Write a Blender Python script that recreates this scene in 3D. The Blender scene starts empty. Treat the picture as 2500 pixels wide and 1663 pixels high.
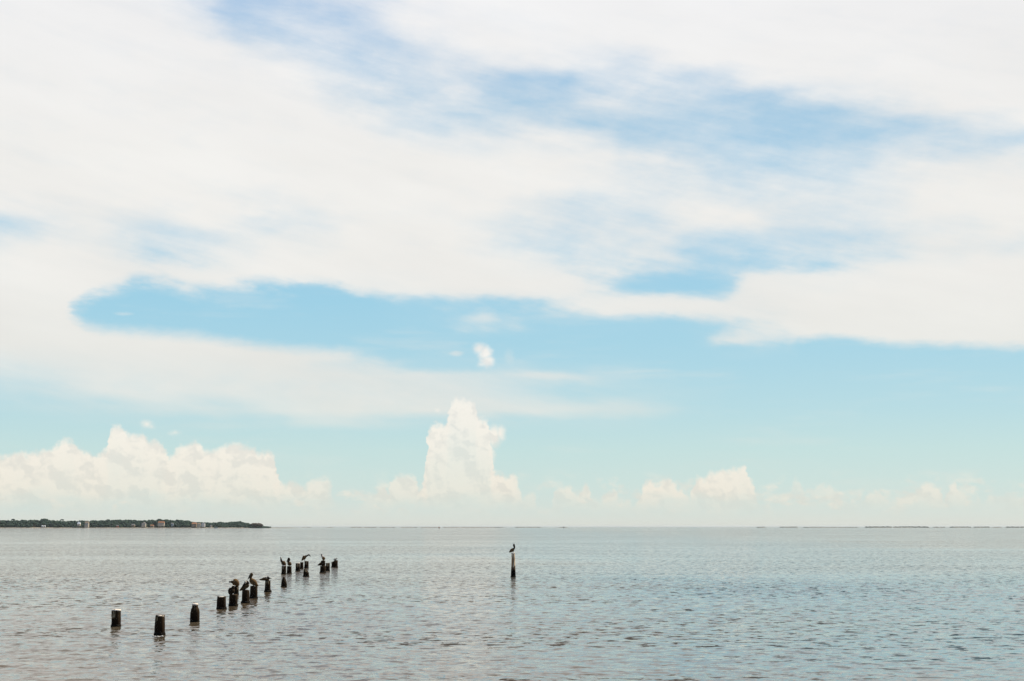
import bpy, bmesh, math, random
import numpy as np
from mathutils import Vector, Matrix
from mathutils.bvhtree import BVHTree

R = math.radians
sc = bpy.context.scene
col = sc.collection
random.seed(7)
rng = np.random.default_rng(11)

# ------------------------------------------------------------------ camera
F, CAM_H, HORIZON = 3472.2, 4.5, 1286.0          # focal length in photo pixels, eye height, horizon row
PITCH = math.atan((HORIZON - 831.5) / F)
cam_d = bpy.data.cameras.new("camera")
cam = bpy.data.objects.new("camera", cam_d)
col.objects.link(cam)
cam_d.lens, cam_d.sensor_width, cam_d.sensor_fit = 50.0, 36.0, 'HORIZONTAL'
cam_d.clip_start, cam_d.clip_end = 0.5, 200000.0
cam.location = (0, 0, CAM_H)
cam.rotation_euler = (R(90) + PITCH, 0, 0)
sc.camera = cam


def ray(px, py):
    dx, dz = px - 1250.0, 831.5 - py
    c, s = math.cos(PITCH), math.sin(PITCH)
    return Vector((dx, F * c - dz * s, F * s + dz * c))


def sky_pos(px, py):
    """photo position -> (azimuth, elevation) on the sky, in units of about 100 photo pixels"""
    d = ray(px, py)
    return (math.atan2(d.x, d.y) * 34.72, math.atan2(d.z, math.hypot(d.x, d.y)) * 34.72)


def ground(px, py, z=0.0):
    d = ray(px, py)
    t = (z - CAM_H) / d.z
    return Vector((d.x * t, d.y * t, z)), t          # t is metres per pixel there


# ------------------------------------------------------------------ exposure, sun
sc.view_settings.view_transform = 'Standard'
sc.view_settings.look = 'None'
sc.view_settings.exposure = 0.0
sc.view_settings.gamma = 1.0
sc.cycles.sample_clamp_indirect = 4.0
sc.cycles.sample_clamp_direct = 6.0
SUN_AZ, SUN_EL = R(57), R(51)                        # clockwise from the view direction (+Y)
sun_d = bpy.data.lights.new("sun", 'SUN')
sun_d.energy, sun_d.angle, sun_d.color = 5.0, R(0.5), (1.0, 0.91, 0.75)
sun = bpy.data.objects.new("sun", sun_d)
col.objects.link(sun)
sv = Vector((math.sin(SUN_AZ) * math.cos(SUN_EL), math.cos(SUN_AZ) * math.cos(SUN_EL), math.sin(SUN_EL)))
sun.rotation_euler = sv.to_track_quat('Z', 'Y').to_euler()
sun.location = sv * 60

# ------------------------------------------------------------------ sky
world = bpy.data.worlds.new("World")
sc.world = world
world.use_nodes = True
NT = world.node_tree
NT.nodes.clear()
L = NT.links


def put(sock, v):
    if isinstance(v, bpy.types.NodeSocket):
        L.new(v, sock)
    elif v is not None:
        sock.default_value = v


def M(op, a, b=None, c=None, clamp=False):
    n = NT.nodes.new('ShaderNodeMath')
    n.operation, n.use_clamp = op, clamp
    for i, v in enumerate((a, b, c)):
        put(n.inputs[i], v)
    return n.outputs[0]


def VM(op, a, b=None, c=None):
    n = NT.nodes.new('ShaderNodeVectorMath')
    n.operation = op
    for i, v in enumerate((a, b, c)):
        if v is not None:
            put(n.inputs[i], v)
    return n.outputs['Value'] if op in ('LENGTH', 'DOT_PRODUCT') else n.outputs[0]


def XYZ(x, y, z=0.0):
    n = NT.nodes.new('ShaderNodeCombineXYZ')
    for i, v in enumerate((x, y, z)):
        put(n.inputs[i], v)
    return n.outputs[0]


def SS(v, a, b):
    """smoothstep, 0 at a and 1 at b"""
    n = NT.nodes.new('ShaderNodeMapRange')
    n.interpolation_type = 'SMOOTHSTEP'
    put(n.inputs['Value'], v)
    flip = a > b
    lo, hi = (b, a) if flip else (a, b)
    n.inputs['From Min'].default_value, n.inputs['From Max'].default_value = lo, hi
    n.inputs['To Min'].default_value, n.inputs['To Max'].default_value = (1, 0) if flip else (0, 1)
    return n.outputs[0]


def MIX(f, a, b, blend='MIX'):
    n = NT.nodes.new('ShaderNodeMix')
    n.data_type, n.blend_type = 'RGBA', blend
    put(n.inputs[0], f)
    put(n.inputs[6], a)
    put(n.inputs[7], b)
    return n.outputs[2]


def LERP(f, a, b):
    n = NT.nodes.new('ShaderNodeMix')
    n.data_type = 'FLOAT'
    put(n.inputs[0], f)
    put(n.inputs[2], a)
    put(n.inputs[3], b)
    return n.outputs[0]


def NOISE(vec, scale, detail=4.0, rough=0.55, out=0):
    n = NT.nodes.new('ShaderNodeTexNoise')
    n.noise_dimensions = '3D'
    put(n.inputs['Vector'], vec)
    n.inputs['Scale'].default_value, n.inputs['Detail'].default_value = scale, detail
    n.inputs['Roughness'].default_value = rough
    return n.outputs[out]


def CURVE(v, pts, kind='AUTO_CLAMPED'):
    n = NT.nodes.new('ShaderNodeFloatCurve')
    put(n.inputs['Value'], v)
    cv = n.mapping.curves[0]
    pts = sorted(pts)
    cv.points[0].location = (pts[0][0], pts[0][1])
    cv.points[1].location = (pts[-1][0], pts[-1][1])
    for p in pts[1:-1]:
        cv.points.new(p[0], p[1])
    for p in cv.points:
        p.handle_type = kind
    n.mapping.update()
    return n.outputs[0]


def RAMP(v, stops):
    n = NT.nodes.new('ShaderNodeValToRGB')
    put(n.inputs[0], v)
    e = n.color_ramp.elements
    e[0].position, e[0].color = stops[0][0], (*stops[0][1], 1)
    e[1].position, e[1].color = stops[-1][0], (*stops[-1][1], 1)
    for p, c in stops[1:-1]:
        x = e.new(p)
        x.color = (*c, 1)
    return n.outputs[0]


def lin(r, g, b):
    f = lambda c: (c / 255 / 12.92) if c / 255 <= .04045 else ((c / 255 + .055) / 1.055) ** 2.4
    return (f(r), f(g), f(b))


tc = NT.nodes.new('ShaderNodeTexCoord')
nrm = VM('NORMALIZE', tc.outputs['Generated'])
sep = NT.nodes.new('ShaderNodeSeparateXYZ')
L.new(nrm, sep.inputs[0])
AZ = M('MULTIPLY', M('ARCTAN2', sep.outputs[0], sep.outputs[1]), 34.72)
EL = M('MULTIPLY', M('ARCSINE', sep.outputs[2]), 34.72)
P = XYZ(AZ, EL)

# cover of the high cloud sheet: 0 = clear blue, 9 = closed white
SHEET = {
    -60: "99999641445678999999999999",
    0:   "99998514568999999999999999",
    50:  "99999623358999999999999999",
    100: "99999964436899999999999999",
    150: "99999998655788868999999999",
    200: "99999999755642455479999999",
    250: "99999999865542455422578999",
    300: "99999999986555432331012468",
    350: "99999999998888853333445444",
    400: "99999999999999986544468888",
    450: "99999999999999987656678999",
    500: "99999988999997667877888999",
    550: "45877976799986656897678999",
    600: "79865589999985677323445666",
    650: "89975689999998555334468999",
    700: "99999999968999831059999999",
    750: "99999999912243689988999999",
    800: "99999999920141110146999999",
    832: "99999999920000000065999999",
    858: "89999999931200000000999999",
    890: "67899999762131110000000000",
    920: "56899999998765421000000000",
    955: "34799999999874211100000000",
    1000: "01234568999988763000000000",
    1032: "00000002632111110000000000",
    1060: "00000000000000000000000000",
}
XMAX = 12.2


def sheet_at(px, py):
    ks = sorted(SHEET)
    py = min(max(py, ks[0]), ks[-1])
    for a, b in zip(ks, ks[1:]):
        if a <= py <= b:
            break
    px = min(max(px / 100.0, 0), 24.999)
    i = int(px)
    g = lambda k: (int(SHEET[k][i]) * (1 - px + i) + int(SHEET[k][i + 1]) * (px - i)) / 9.0
    t = (py - a) / (b - a)
    return g(a) * (1 - t) + g(b) * t


def to_px(az, el):
    """inverse of sky_pos"""
    a, e = az / 34.72, el / 34.72
    d = Vector((math.sin(a) * math.cos(e), math.cos(a) * math.cos(e), math.sin(e)))
    c, s = math.cos(PITCH), math.sin(PITCH)
    y = d.y * c + d.z * s
    z = -d.y * s + d.z * c
    return 1250 + F * d.x / y, 831.5 - F * z / y


def warp(vec, sx, sy, scale, detail, ax, ay):
    n = NOISE(VM('MULTIPLY', vec, (sx, sy, 1.0)), scale, detail, 0.55, 1)
    return VM('MULTIPLY', VM('SUBTRACT', n, (0.5, 0.5, 0.5)), (ax, ay, 0.0))


# the sheet is combed by the wind: its fibres run down towards the right
PW = VM('ADD', P, warp(P, 0.45, 1.2, 0.6, 4.0, 0.6, 0.34))
PW = VM('ADD', PW, warp(P, 0.7, 1.6, 2.6, 5.0, 0.30, 0.14))
sp = NT.nodes.new('ShaderNodeSeparateXYZ')
L.new(PW, sp.inputs[0])
XN = M('DIVIDE', M('ADD', sp.outputs[0], XMAX), 2 * XMAX)
rows = sorted(SHEET, reverse=True)
acc, prev = None, None
for k in rows:
    el = sky_pos(1250, k)[1]
    pts = []
    for j in range(27):
        az = -XMAX + 2 * XMAX * j / 26
        pts.append((j / 26, sheet_at(*to_px(az, el))))
    c = CURVE(XN, pts)
    if acc is None:
        acc = c
    else:
        acc = LERP(SS(sp.outputs[1], prev, el), acc, c)
    prev = el
rot = NT.nodes.new('ShaderNodeVectorRotate')
rot.rotation_type = 'Z_AXIS'
L.new(P, rot.inputs['Vector'])
rot.inputs['Angle'].default_value = R(13)
st = VM('MULTIPLY', rot.outputs[0], (0.22, 1.5, 1.0))
streak = M('SUBTRACT', NOISE(st, 1.1, 7.0, 0.6), 0.5)
fluff = M('SUBTRACT', NOISE(VM('MULTIPLY', P, (0.6, 1.2, 1.0)), 1.6, 7.0, 0.58), 0.5)
bell = M('MULTIPLY', M('MULTIPLY', acc, M('SUBTRACT', 1.06, acc)), 4.0)
detail = M('MULTIPLY', M('ADD', M('MULTIPLY', streak, 0.80), M('MULTIPLY', fluff, 0.6)), bell)
sheet = M('ADD', acc, detail, clamp=True)
# lower down the sheet has firmer edges
firm = SS(sheet, 0.14, 0.80)
sheet = LERP(M('MULTIPLY', M('MULTIPLY', SS(EL, 7.0, 5.9), 0.7), SS(EL, 3.5, 4.3)), sheet, firm)
sheet = M('MULTIPLY', sheet, M('SUBTRACT', 1.0, M('MULTIPLY', SS(EL, 4.3, 3.2), M('ADD', 0.14, M('MULTIPLY', fluff, 0.5)))))
# the long blue opening at the left and the firm underside of the right hand bank
PE = VM('ADD', VM('ADD', P, warp(P, 0.8, 1.4, 2.4, 5.0, 0.30, 0.17)), warp(P, 0.6, 1.6, 7.0, 5.0, 0.22, 0.12))
se = NT.nodes.new('ShaderNodeSeparateXYZ')
L.new(PE, se.inputs[0])


def edge_curve(pts):
    a0, a1 = sky_pos(pts[0][0], 760)[0], sky_pos(pts[-1][0], 760)[0]
    e = [sky_pos(x, y)[1] for x, y in pts]
    lo, hi = min(e) - .1, max(e) + .1
    u = M('DIVIDE', M('SUBTRACT', se.outputs[0], a0), a1 - a0)
    c_ = CURVE(u, [((sky_pos(x, y)[0] - a0) / (a1 - a0), (k_ - lo) / (hi - lo)) for (x, y), k_ in zip(pts, e)])
    return M('ADD', M('MULTIPLY', c_, hi - lo), lo)


top_e = edge_curve([(150, 772), (160, 763), (172, 746), (195, 722), (235, 702), (270, 690), (310, 675), (340, 668), (380, 668), (430, 680), (480, 692), (520, 689), (600, 678),
                    (700, 677), (800, 681), (850, 694), (900, 710), (1000, 721), (1100, 724)])
low_e = edge_curve([(150, 764), (160, 768), (175, 780), (195, 794), (225, 810), (300, 819), (400, 826), (450, 830), (560, 845), (700, 862), (800, 868), (900, 873), (1000, 880)])
hole = M('MULTIPLY', SS(M('SUBTRACT', top_e, se.outputs[1]), -0.12, 0.30), SS(M('SUBTRACT', se.outputs[1], low_e), -0.12, 0.34))
hole = M('MULTIPLY', hole, SS(se.outputs[0], -1.9, -3.6))
fray = M('MULTIPLY', SS(M('SUBTRACT', top_e, se.outputs[1]), 0.55, 0.0), SS(M('ADD', streak, fluff), -0.12, 0.22))
hole = M('MULTIPLY', hole, M('SUBTRACT', 1.0, M('MULTIPLY', fray, 0.85)))
bank = edge_curve([(1900, 838), (1960, 827), (2000, 822), (2045, 820), (2100, 827), (2150, 834), (2200, 838), (2300, 840), (2400, 841), (2520, 848)])
under = M('MULTIPLY', SS(M('SUBTRACT', bank, se.outputs[1]), -0.14, 0.18), SS(se.outputs[0], 6.0, 7.0))
sheet = M('MULTIPLY', sheet, M('SUBTRACT', 1.0, M('MAXIMUM', hole, under)))

# cumulus heaps along the horizon: crest line against azimuth
CREST = [(-60, 1120), (0, 1113), (20, 1108), (40, 1097), (60, 1107), (92, 1095), (112, 1095), (135, 1080), (142, 1072), (155, 1069), (172, 1073),
         (180, 1089), (200, 1101), (215, 1106), (240, 1108), (254, 1090), (260, 1050), (266, 1038), (282, 1036), (293, 1049), (303, 1057),
         (320, 1058), (340, 1055), (352, 1069), (370, 1073), (386, 1078), (398, 1098), (405, 1114), (415, 1106), (438, 1083), (455, 1081), (470, 1077),
         (483, 1080), (495, 1094), (508, 1100), (530, 1090), (555, 1083), (572, 1079), (590, 1085), (612, 1090), (624, 1104), (637, 1103),
         (652, 1100), (665, 1108), (671, 1133), (676, 1160), (684, 1181), (700, 1175), (715, 1168), (730, 1178), (742, 1187), (755, 1175),
         (775, 1167), (798, 1164), (808, 1172), (813, 1210), (825, 1250), (868, 1245), (885, 1207), (912, 1201), (925, 1182), (938, 1181),
         (947, 1201), (956, 1164), (968, 1160), (982, 1158), (992, 1154), (1004, 1158), (1014, 1168), (1020, 1192), (1030, 1186), (1038, 1150),
         (1042, 1070), (1050, 1044), (1057, 1033), (1072, 1032), (1081, 1037), (1090, 1020), (1096, 982), (1108, 970), (1122, 973), (1136, 978), (1152, 977),
         (1160, 984), (1164, 1012), (1175, 1024), (1188, 1025), (1196, 1040), (1200, 1110), (1206, 1150), (1216, 1151), (1228, 1155), (1236, 1163), (1250, 1158),
         (1261, 1165), (1267, 1190), (1276, 1216), (1288, 1205), (1299, 1196), (1307, 1203), (1313, 1240), (1345, 1240), (1358, 1190), (1372, 1185),
         (1396, 1184), (1404, 1203), (1413, 1204), (1420, 1188), (1430, 1180), (1440, 1186), (1446, 1212), (1462, 1222), (1474, 1214), (1489, 1195),
         (1497, 1190), (1506, 1198), (1512, 1222), (1522, 1216), (1533, 1214), (1541, 1221), (1547, 1240), (1558, 1225), (1567, 1196), (1578, 1175),
         (1592, 1168), (1604, 1176), (1614, 1173), (1626, 1165), (1640, 1167), (1648, 1180), (1656, 1193), (1668, 1192), (1675, 1208), (1684, 1218),
         (1690, 1205), (1697, 1176), (1706, 1164), (1720, 1167), (1735, 1157), (1746, 1151), (1758, 1153), (1768, 1147), (1780, 1150), (1795, 1143),
         (1810, 1136), (1824, 1133), (1829, 1152), (1835, 1172), (1846, 1188), (1849, 1212), (1860, 1245), (1920, 1245), (1936, 1172), (1948, 1167),
         (1958, 1178), (1972, 1210), (1992, 1186), (2015, 1181), (2034, 1190), (2050, 1222), (2068, 1214), (2086, 1226), (2100, 1222), (2122, 1199),
         (2142, 1197), (2160, 1206), (2176, 1222), (2200, 1216), (2222, 1226), (2244, 1192), (2258, 1178), (2270, 1174), (2285, 1183), (2299, 1194),
         (2308, 1218), (2320, 1186), (2336, 1173), (2346, 1188), (2364, 1203), (2380, 1222), (2392, 1207), (2404, 1230), (2422, 1202), (2440, 1211),
         (2462, 1206), (2490, 1205), (2520, 1214), (2580, 1225)]
STRONG = [(0, 1), (660, 1), (690, .85), (800, .7), (830, .1), (880, .5), (930, .72), (1020, .8), (1045, 1), (1200, 1), (1262, .85), (1300, .6),
          (1372, .75), (1440, .75), (1530, .85), (1575, .95), (1660, .9), (1700, .97), (1840, .92), (1870, .3), (1945, .42), (2100, .55), (2270, .72), (2500, .6)]
EMAX = 3.6


def half_curve(pts, x0, x1, fy):
    a0, a1 = sky_pos(x0, 1286)[0], sky_pos(x1, 1286)[0]
    xs = [p[0] for p in pts]
    ys = [p[1] for p in pts]
    out = [(0.0, fy(x0, np.interp(x0, xs, ys))), (1.0, fy(x1, np.interp(x1, xs, ys)))]
    for x, y in pts:
        if x0 + 1 < x < x1 - 1:
            out.append(((sky_pos(x, 1286)[0] - a0) / (a1 - a0), fy(x, y)))
    return out, a0, a1


crest_el = lambda x, y: max(0.0, sky_pos(x, y)[1]) / EMAX
# lumpy edge: domain warp with two sizes of billow
bw = VM('ADD', VM('ADD', P, warp(P, 1, 1, 3.2, 2.0, 0.24, 0.22)), warp(P, 1, 1, 9.0, 4.0, 0.17, 0.17))
sb = NT.nodes.new('ShaderNodeSeparateXYZ')
L.new(bw, sb.inputs[0])
segs = [-60, 600, 1250, 1900, 2560]
crest = None
for x0, x1 in zip(segs, segs[1:]):
    pts, a0, a1 = half_curve(CREST, x0, x1, crest_el)
    u = M('DIVIDE', M('SUBTRACT', sb.outputs[0], a0), a1 - a0)
    c = CURVE(u, pts, 'VECTOR')
    crest = c if crest is None else LERP(M('GREATER_THAN', sb.outputs[0], a0), crest, c)
crest = M('MULTIPLY', crest, EMAX)
fc = M('SUBTRACT', crest, sb.outputs[1])
BLOBS = [(1170, 851, 21, 18), (1184, 862, 22, 24), (1190, 882, 24, 19), (1176, 890, 16, 10), (358, 1036, 18, 12), (370, 1040, 10, 8), (425, 1057, 15, 8),
         (1068, 1003, 9, 8), (1206, 1066, 22, 34), (1222, 1058, 17, 24), (1196, 1105, 16, 40)]
bs = VM('ADD', P, warp(P, 1, 1, 6.0, 3.0, 0.13, 0.11))
fb = None
for (x, y, rx, ry) in BLOBS:
    cx, cy = sky_pos(x, y)
    v = VM('MULTIPLY_ADD', bs, (100 / rx, 100 / ry, 0.0), (-cx * 100 / rx, -cy * 100 / ry, 0.0))
    f = M('MULTIPLY', M('SUBTRACT', 1.0, VM('LENGTH', v)), min(rx, ry) / 100)
    fb = f if fb is None else M('MAXIMUM', fb, f)
frill = M('MULTIPLY', M('SUBTRACT', NOISE(P, 6.5, 5.0, 0.6), 0.5), 0.20)
body = SS(M('ADD', fc, frill), -0.07, 0.15)
blobs = SS(M('ADD', fb, M('MULTIPLY', frill, 0.3)), -0.03, 0.17)
pts, a0, a1 = half_curve(STRONG, 0, 2500, lambda x, y: y)
strong = CURVE(M('DIVIDE', M('SUBTRACT', AZ, a0), a1 - a0), pts)
# cumulus bases dissolve into the haze above the sea
feet = SS(M('ADD', EL, M('MULTIPLY', M('SUBTRACT', NOISE(VM('MULTIPLY', P, (0.8, 1.6, 1)), 1.3, 4), 0.5), 0.7)), 0.18, 0.95)
inside = M('ADD', M('MULTIPLY', SS(fc, 1.5, 0.1), 0.25), 0.75)
cum = M('MAXIMUM', M('MULTIPLY', M('MULTIPLY', body, strong), M('MULTIPLY', feet, inside)), blobs)
# far small puffs low over the sea
puffs = SS(NOISE(VM('MULTIPLY', P, (0.9, 1.5, 1.0)), 1.5, 6.0, 0.6), 0.47, 0.66)
low = M('MULTIPLY', SS(EL, 1.45, 0.85), SS(EL, 0.15, 0.55))
cum = M('MAXIMUM', cum, M('MULTIPLY', M('MULTIPLY', puffs, low), 0.62))

# thin veil wisps in the clear parts
wisp = SS(NOISE(VM('MULTIPLY', P, (0.25, 1.7, 1)), 0.9, 6.0, 0.6), 0.50, 0.78)
FAINT = [(1185, 780, 55, 16, .55), (1112, 857, 24, 9, .5), (1242, 868, 22, 24, .25), (300, 767, 26, 5, .3), (1335, 918, 120, 12, .4), (1560, 905, 130, 8, .22)]
faint = None
for (x, y, rx, ry, s) in FAINT:
    cx, cy = sky_pos(x, y)
    v = VM('MULTIPLY_ADD', PW, (100 / rx, 100 / ry, 0.0), (-cx * 100 / rx, -cy * 100 / ry, 0.0))
    f = M('MULTIPLY', SS(VM('LENGTH', v), 1.15, 0.1), s)
    faint = f if faint is None else M('MAXIMUM', faint, f)
veil = M('MAXIMUM', M('MULTIPLY', wisp, 0.26), faint)

# colours (radiance the eye sees; divided by the background strength below)
STR = 0.1
sky = NT.nodes.new('ShaderNodeTexSky')
sky.sky_type = 'NISHITA'
sky.sun_disc = False
sky.sun_elevation, sky.sun_rotation = SUN_EL, SUN_AZ
sky.air_density, sky.dust_density, sky.ozone_density = 1.0, 0.6, 1.5
ELN = M('DIVIDE', EL, 16.0, clamp=True)
ey = lambda y: max(0.0, sky_pos(1250, y)[1]) / 16.0
S = lambda rgb, k=1.0: tuple(c / STR * k for c in lin(*rgb))
clear = RAMP(ELN, [(0.0, lin(221, 223, 214)), (ey(1250), lin(214, 225, 219)), (ey(1180), lin(205, 226, 222)), (ey(1100), lin(197, 225, 224)), (ey(1000), lin(184, 220, 228)),
                   (ey(880), lin(172, 215, 230)), (ey(740), lin(160, 210, 231)), (ey(560), lin(158, 205, 231)), (ey(280), lin(150, 197, 226)), (ey(0), lin(158, 194, 229))])
clear = VM('SCALE', clear, None)
clear.node.inputs['Scale'].default_value = 1 / STR
air = MIX(0.06, clear, sky.outputs[0])
cloudc = RAMP(ELN, [(0.0, lin(224, 224, 214)), (ey(1050), lin(226, 229, 223)), (ey(960), lin(230, 231, 226)), (ey(700), lin(237, 236, 232)), (ey(400), lin(240, 239, 236)), (ey(0), lin(240, 240, 241))])
tone = M('ADD', M('ADD', 1.005, M('MULTIPLY', streak, 0.05)), M('MULTIPLY', M('SUBTRACT', NOISE(VM('MULTIPLY', rot.outputs[0], (0.25, 0.8, 1)), 0.7, 5.0, 0.5), 0.5), 0.17))
cl = VM('SCALE', cloudc, None)
L.new(M('MULTIPLY', tone, 1 / STR), cl.node.inputs['Scale'])
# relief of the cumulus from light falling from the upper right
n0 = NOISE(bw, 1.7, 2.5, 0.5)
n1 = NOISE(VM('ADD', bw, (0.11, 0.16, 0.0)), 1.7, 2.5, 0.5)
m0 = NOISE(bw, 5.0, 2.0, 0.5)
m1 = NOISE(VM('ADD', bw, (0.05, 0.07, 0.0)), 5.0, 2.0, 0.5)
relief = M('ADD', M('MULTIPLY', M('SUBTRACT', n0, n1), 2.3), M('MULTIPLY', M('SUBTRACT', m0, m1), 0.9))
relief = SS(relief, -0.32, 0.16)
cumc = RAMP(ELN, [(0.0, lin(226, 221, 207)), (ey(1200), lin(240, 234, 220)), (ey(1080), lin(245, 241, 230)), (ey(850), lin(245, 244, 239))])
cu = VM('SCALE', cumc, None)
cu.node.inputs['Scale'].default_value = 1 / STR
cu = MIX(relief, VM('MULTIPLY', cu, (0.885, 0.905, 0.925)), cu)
c = MIX(veil, air, cl)
# unseen back and overhead: sheet thinned to dark blue, added to darken pile fronts
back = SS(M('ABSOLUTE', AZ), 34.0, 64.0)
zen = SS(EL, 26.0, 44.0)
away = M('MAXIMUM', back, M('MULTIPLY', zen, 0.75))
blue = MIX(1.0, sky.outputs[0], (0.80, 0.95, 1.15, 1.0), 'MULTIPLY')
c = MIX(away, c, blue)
brk = SS(NOISE(VM('MULTIPLY', P, (0.10, 0.2, 1)), 1.0, 5.0, 0.55), 0.52, 0.70)
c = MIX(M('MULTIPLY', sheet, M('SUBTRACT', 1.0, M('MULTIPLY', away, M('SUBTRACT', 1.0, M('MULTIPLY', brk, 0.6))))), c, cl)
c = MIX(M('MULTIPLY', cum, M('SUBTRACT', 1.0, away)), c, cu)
bg = NT.nodes.new('ShaderNodeBackground')
L.new(c, bg.inputs[0])
bg.inputs[1].default_value = STR
wo = NT.nodes.new('ShaderNodeOutputWorld')
L.new(bg.outputs[0], wo.inputs[0])
world.cycles.sampling_method = 'MANUAL'
world.cycles.sample_map_resolution = 512


# ------------------------------------------------------------------ materials
def mat(name, build, spec=0.5):
    m = bpy.data.materials.new(name)
    m.use_nodes = True
    nt = m.node_tree
    nt.nodes.clear()
    b = nt.nodes.new('ShaderNodeBsdfPrincipled')
    o = nt.nodes.new('ShaderNodeOutputMaterial')
    nt.links.new(b.outputs[0], o.inputs[0])
    b.inputs['Specular IOR Level'].default_value = spec
    build(nt, b)
    return m


def noise_col(nt, b, c0, c1, scale, rough=0.8, stretch=(1, 1, 1), lo=.35, hi=.65, bump=0.0, bdist=.01, detail=5.0, third=None):
    t = nt.nodes.new('ShaderNodeTexCoord')
    mp = nt.nodes.new('ShaderNodeMapping')
    mp.inputs['Scale'].default_value = stretch
    nt.links.new(t.outputs['Object'], mp.inputs[0])
    n = nt.nodes.new('ShaderNodeTexNoise')
    n.inputs['Scale'].default_value, n.inputs['Detail'].default_value = scale, detail
    nt.links.new(mp.outputs[0], n.inputs['Vector'])
    r = nt.nodes.new('ShaderNodeValToRGB')
    e = r.color_ramp.elements
    e[0].position, e[0].color = lo, (*c0, 1)
    e[1].position, e[1].color = hi, (*c1, 1)
    if third:
        x = e.new((lo + hi) / 2)
        x.color = (*third, 1)
    nt.links.new(n.outputs[0], r.inputs[0])
    nt.links.new(r.outputs[0], b.inputs['Base Color'])
    b.inputs['Roughness'].default_value = rough
    if bump:
        bp = nt.nodes.new('ShaderNodeBump')
        bp.inputs['Strength'].default_value, bp.inputs['Distance'].default_value = bump, bdist
        nt.links.new(n.outputs[0], bp.inputs['Height'])
        nt.links.new(bp.outputs[0], b.inputs['Normal'])
    return r, n, mp, t


def simple(name, c0, c1, scale, **k):
    return mat(name, lambda nt, b: noise_col(nt, b, c0, c1, scale, **k), .12)


def wood_mat(name, wet, dry, pale, z0, z1, zp=9.0, patch=False):
    """weathered pile: wet black below z0, brown wood above z1, paler scabs of dried droppings above zp"""
    def build(nt, b):
        r, n, mp, t = noise_col(nt, b, wet, wet, 9.0, rough=.85, stretch=(1, 1, .18), bump=.8, bdist=.03)
        s = nt.nodes.new('ShaderNodeSeparateXYZ')
        nt.links.new(t.outputs['Object'], s.inputs[0])

        def math_(op, a, b_):
            q = nt.nodes.new('ShaderNodeMath')
            q.operation = op
            for i, v in enumerate((a, b_)):
                if isinstance(v, bpy.types.NodeSocket):
                    nt.links.new(v, q.inputs[i])
                else:
                    q.inputs[i].default_value = v
            return q.outputs[0]

        def mr(v, a, b_):
            q = nt.nodes.new('ShaderNodeMapRange')
            nt.links.new(v, q.inputs[0])
            q.inputs[1].default_value, q.inputs[2].default_value = a, b_
            return q.outputs[0]

        def mix(f, a, b_):
            q = nt.nodes.new('ShaderNodeMix')
            q.data_type = 'RGBA'
            nt.links.new(f, q.inputs[0])
            for i, v in ((6, a), (7, b_)):
                if isinstance(v, bpy.types.NodeSocket):
                    nt.links.new(v, q.inputs[i])
                else:
                    q.inputs[i].default_value = (*v, 1)
            return q.outputs[2]
        zz = math_('ADD', s.outputs[2], math_('MULTIPLY', math_('SUBTRACT', n.outputs[0], .5), .5))
        c1 = mix(mr(zz, z0, z1), wet, dry)
        n2 = nt.nodes.new('ShaderNodeTexNoise')
        n2.inputs['Scale'].default_value = 5.0
        nt.links.new(mp.outputs[0], n2.inputs['Vector'])
        f = math_('MULTIPLY', mr(zz, zp, zp + .12), mr(n2.outputs[0], .40, .52))
        c2 = mix(f, c1, pale)
        nt.links.new(c2, b.inputs['Base Color'])
    return mat(name, build, .1)


WET = (0.017, 0.0085, 0.003)
M_pile = wood_mat('black_wet_pile_wood', WET, (0.050, 0.030, 0.013), (.12, .08, .04), .20, .95, 2.0)
M_crust = simple('barnacles', (0.004, 0.003, 0.002), (0.022, 0.017, 0.010), 22.0, rough=.9, bump=1.0, bdist=.03)
M_guano = simple('dried_white_droppings', (0.66, 0.54, 0.40), (0.88, 0.80, 0.68), 9.0, rough=.9, bump=.4)
M_scab = simple('flaking_pale_droppings', (0.16, 0.12, 0.065), (0.66, 0.52, 0.32), 14.0, rough=.9, stretch=(1, 1, .25), lo=.42, hi=.56)
M_brown = simple('brown_plumage', (0.032, 0.018, 0.007), (0.17, 0.098, 0.040), 26.0, rough=.85, stretch=(1, 1, 2.5), bump=.4)
M_dark = simple('dark_plumage', (0.012, 0.007, 0.004), (0.055, 0.034, 0.016), 26.0, rough=.85, bump=.4)
M_wing = simple('grey_brown_flight_feathers', (0.045, 0.025, 0.009), (0.24, 0.135, 0.052), 18.0, rough=.8, stretch=(1, 1, 4), bump=.5)
M_whitef = simple('white_crown_feathers', (0.50, 0.42, 0.30), (0.78, 0.72, 0.60), 20.0, rough=.8)
M_pinkneck = simple('pale_neck_feathers', (0.50, 0.36, 0.27), (0.75, 0.60, 0.50), 20.0, rough=.8)
M_bill = simple('dark_horn_bill', (0.010, 0.007, 0.005), (0.030, 0.022, 0.015), 30.0, rough=.45)
M_leg = simple('dark_skin', (0.02, 0.016, 0.012), (0.05, 0.04, 0.03), 40.0, rough=.5)
M_eye = mat('glossy_eye', lambda nt, b: (setattr(b.inputs['Base Color'], 'default_value', (.01, .01, .01, 1)), setattr(b.inputs['Roughness'], 'default_value', .1)))


WAVE = (.56, .46, .08, 5.5)


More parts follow.
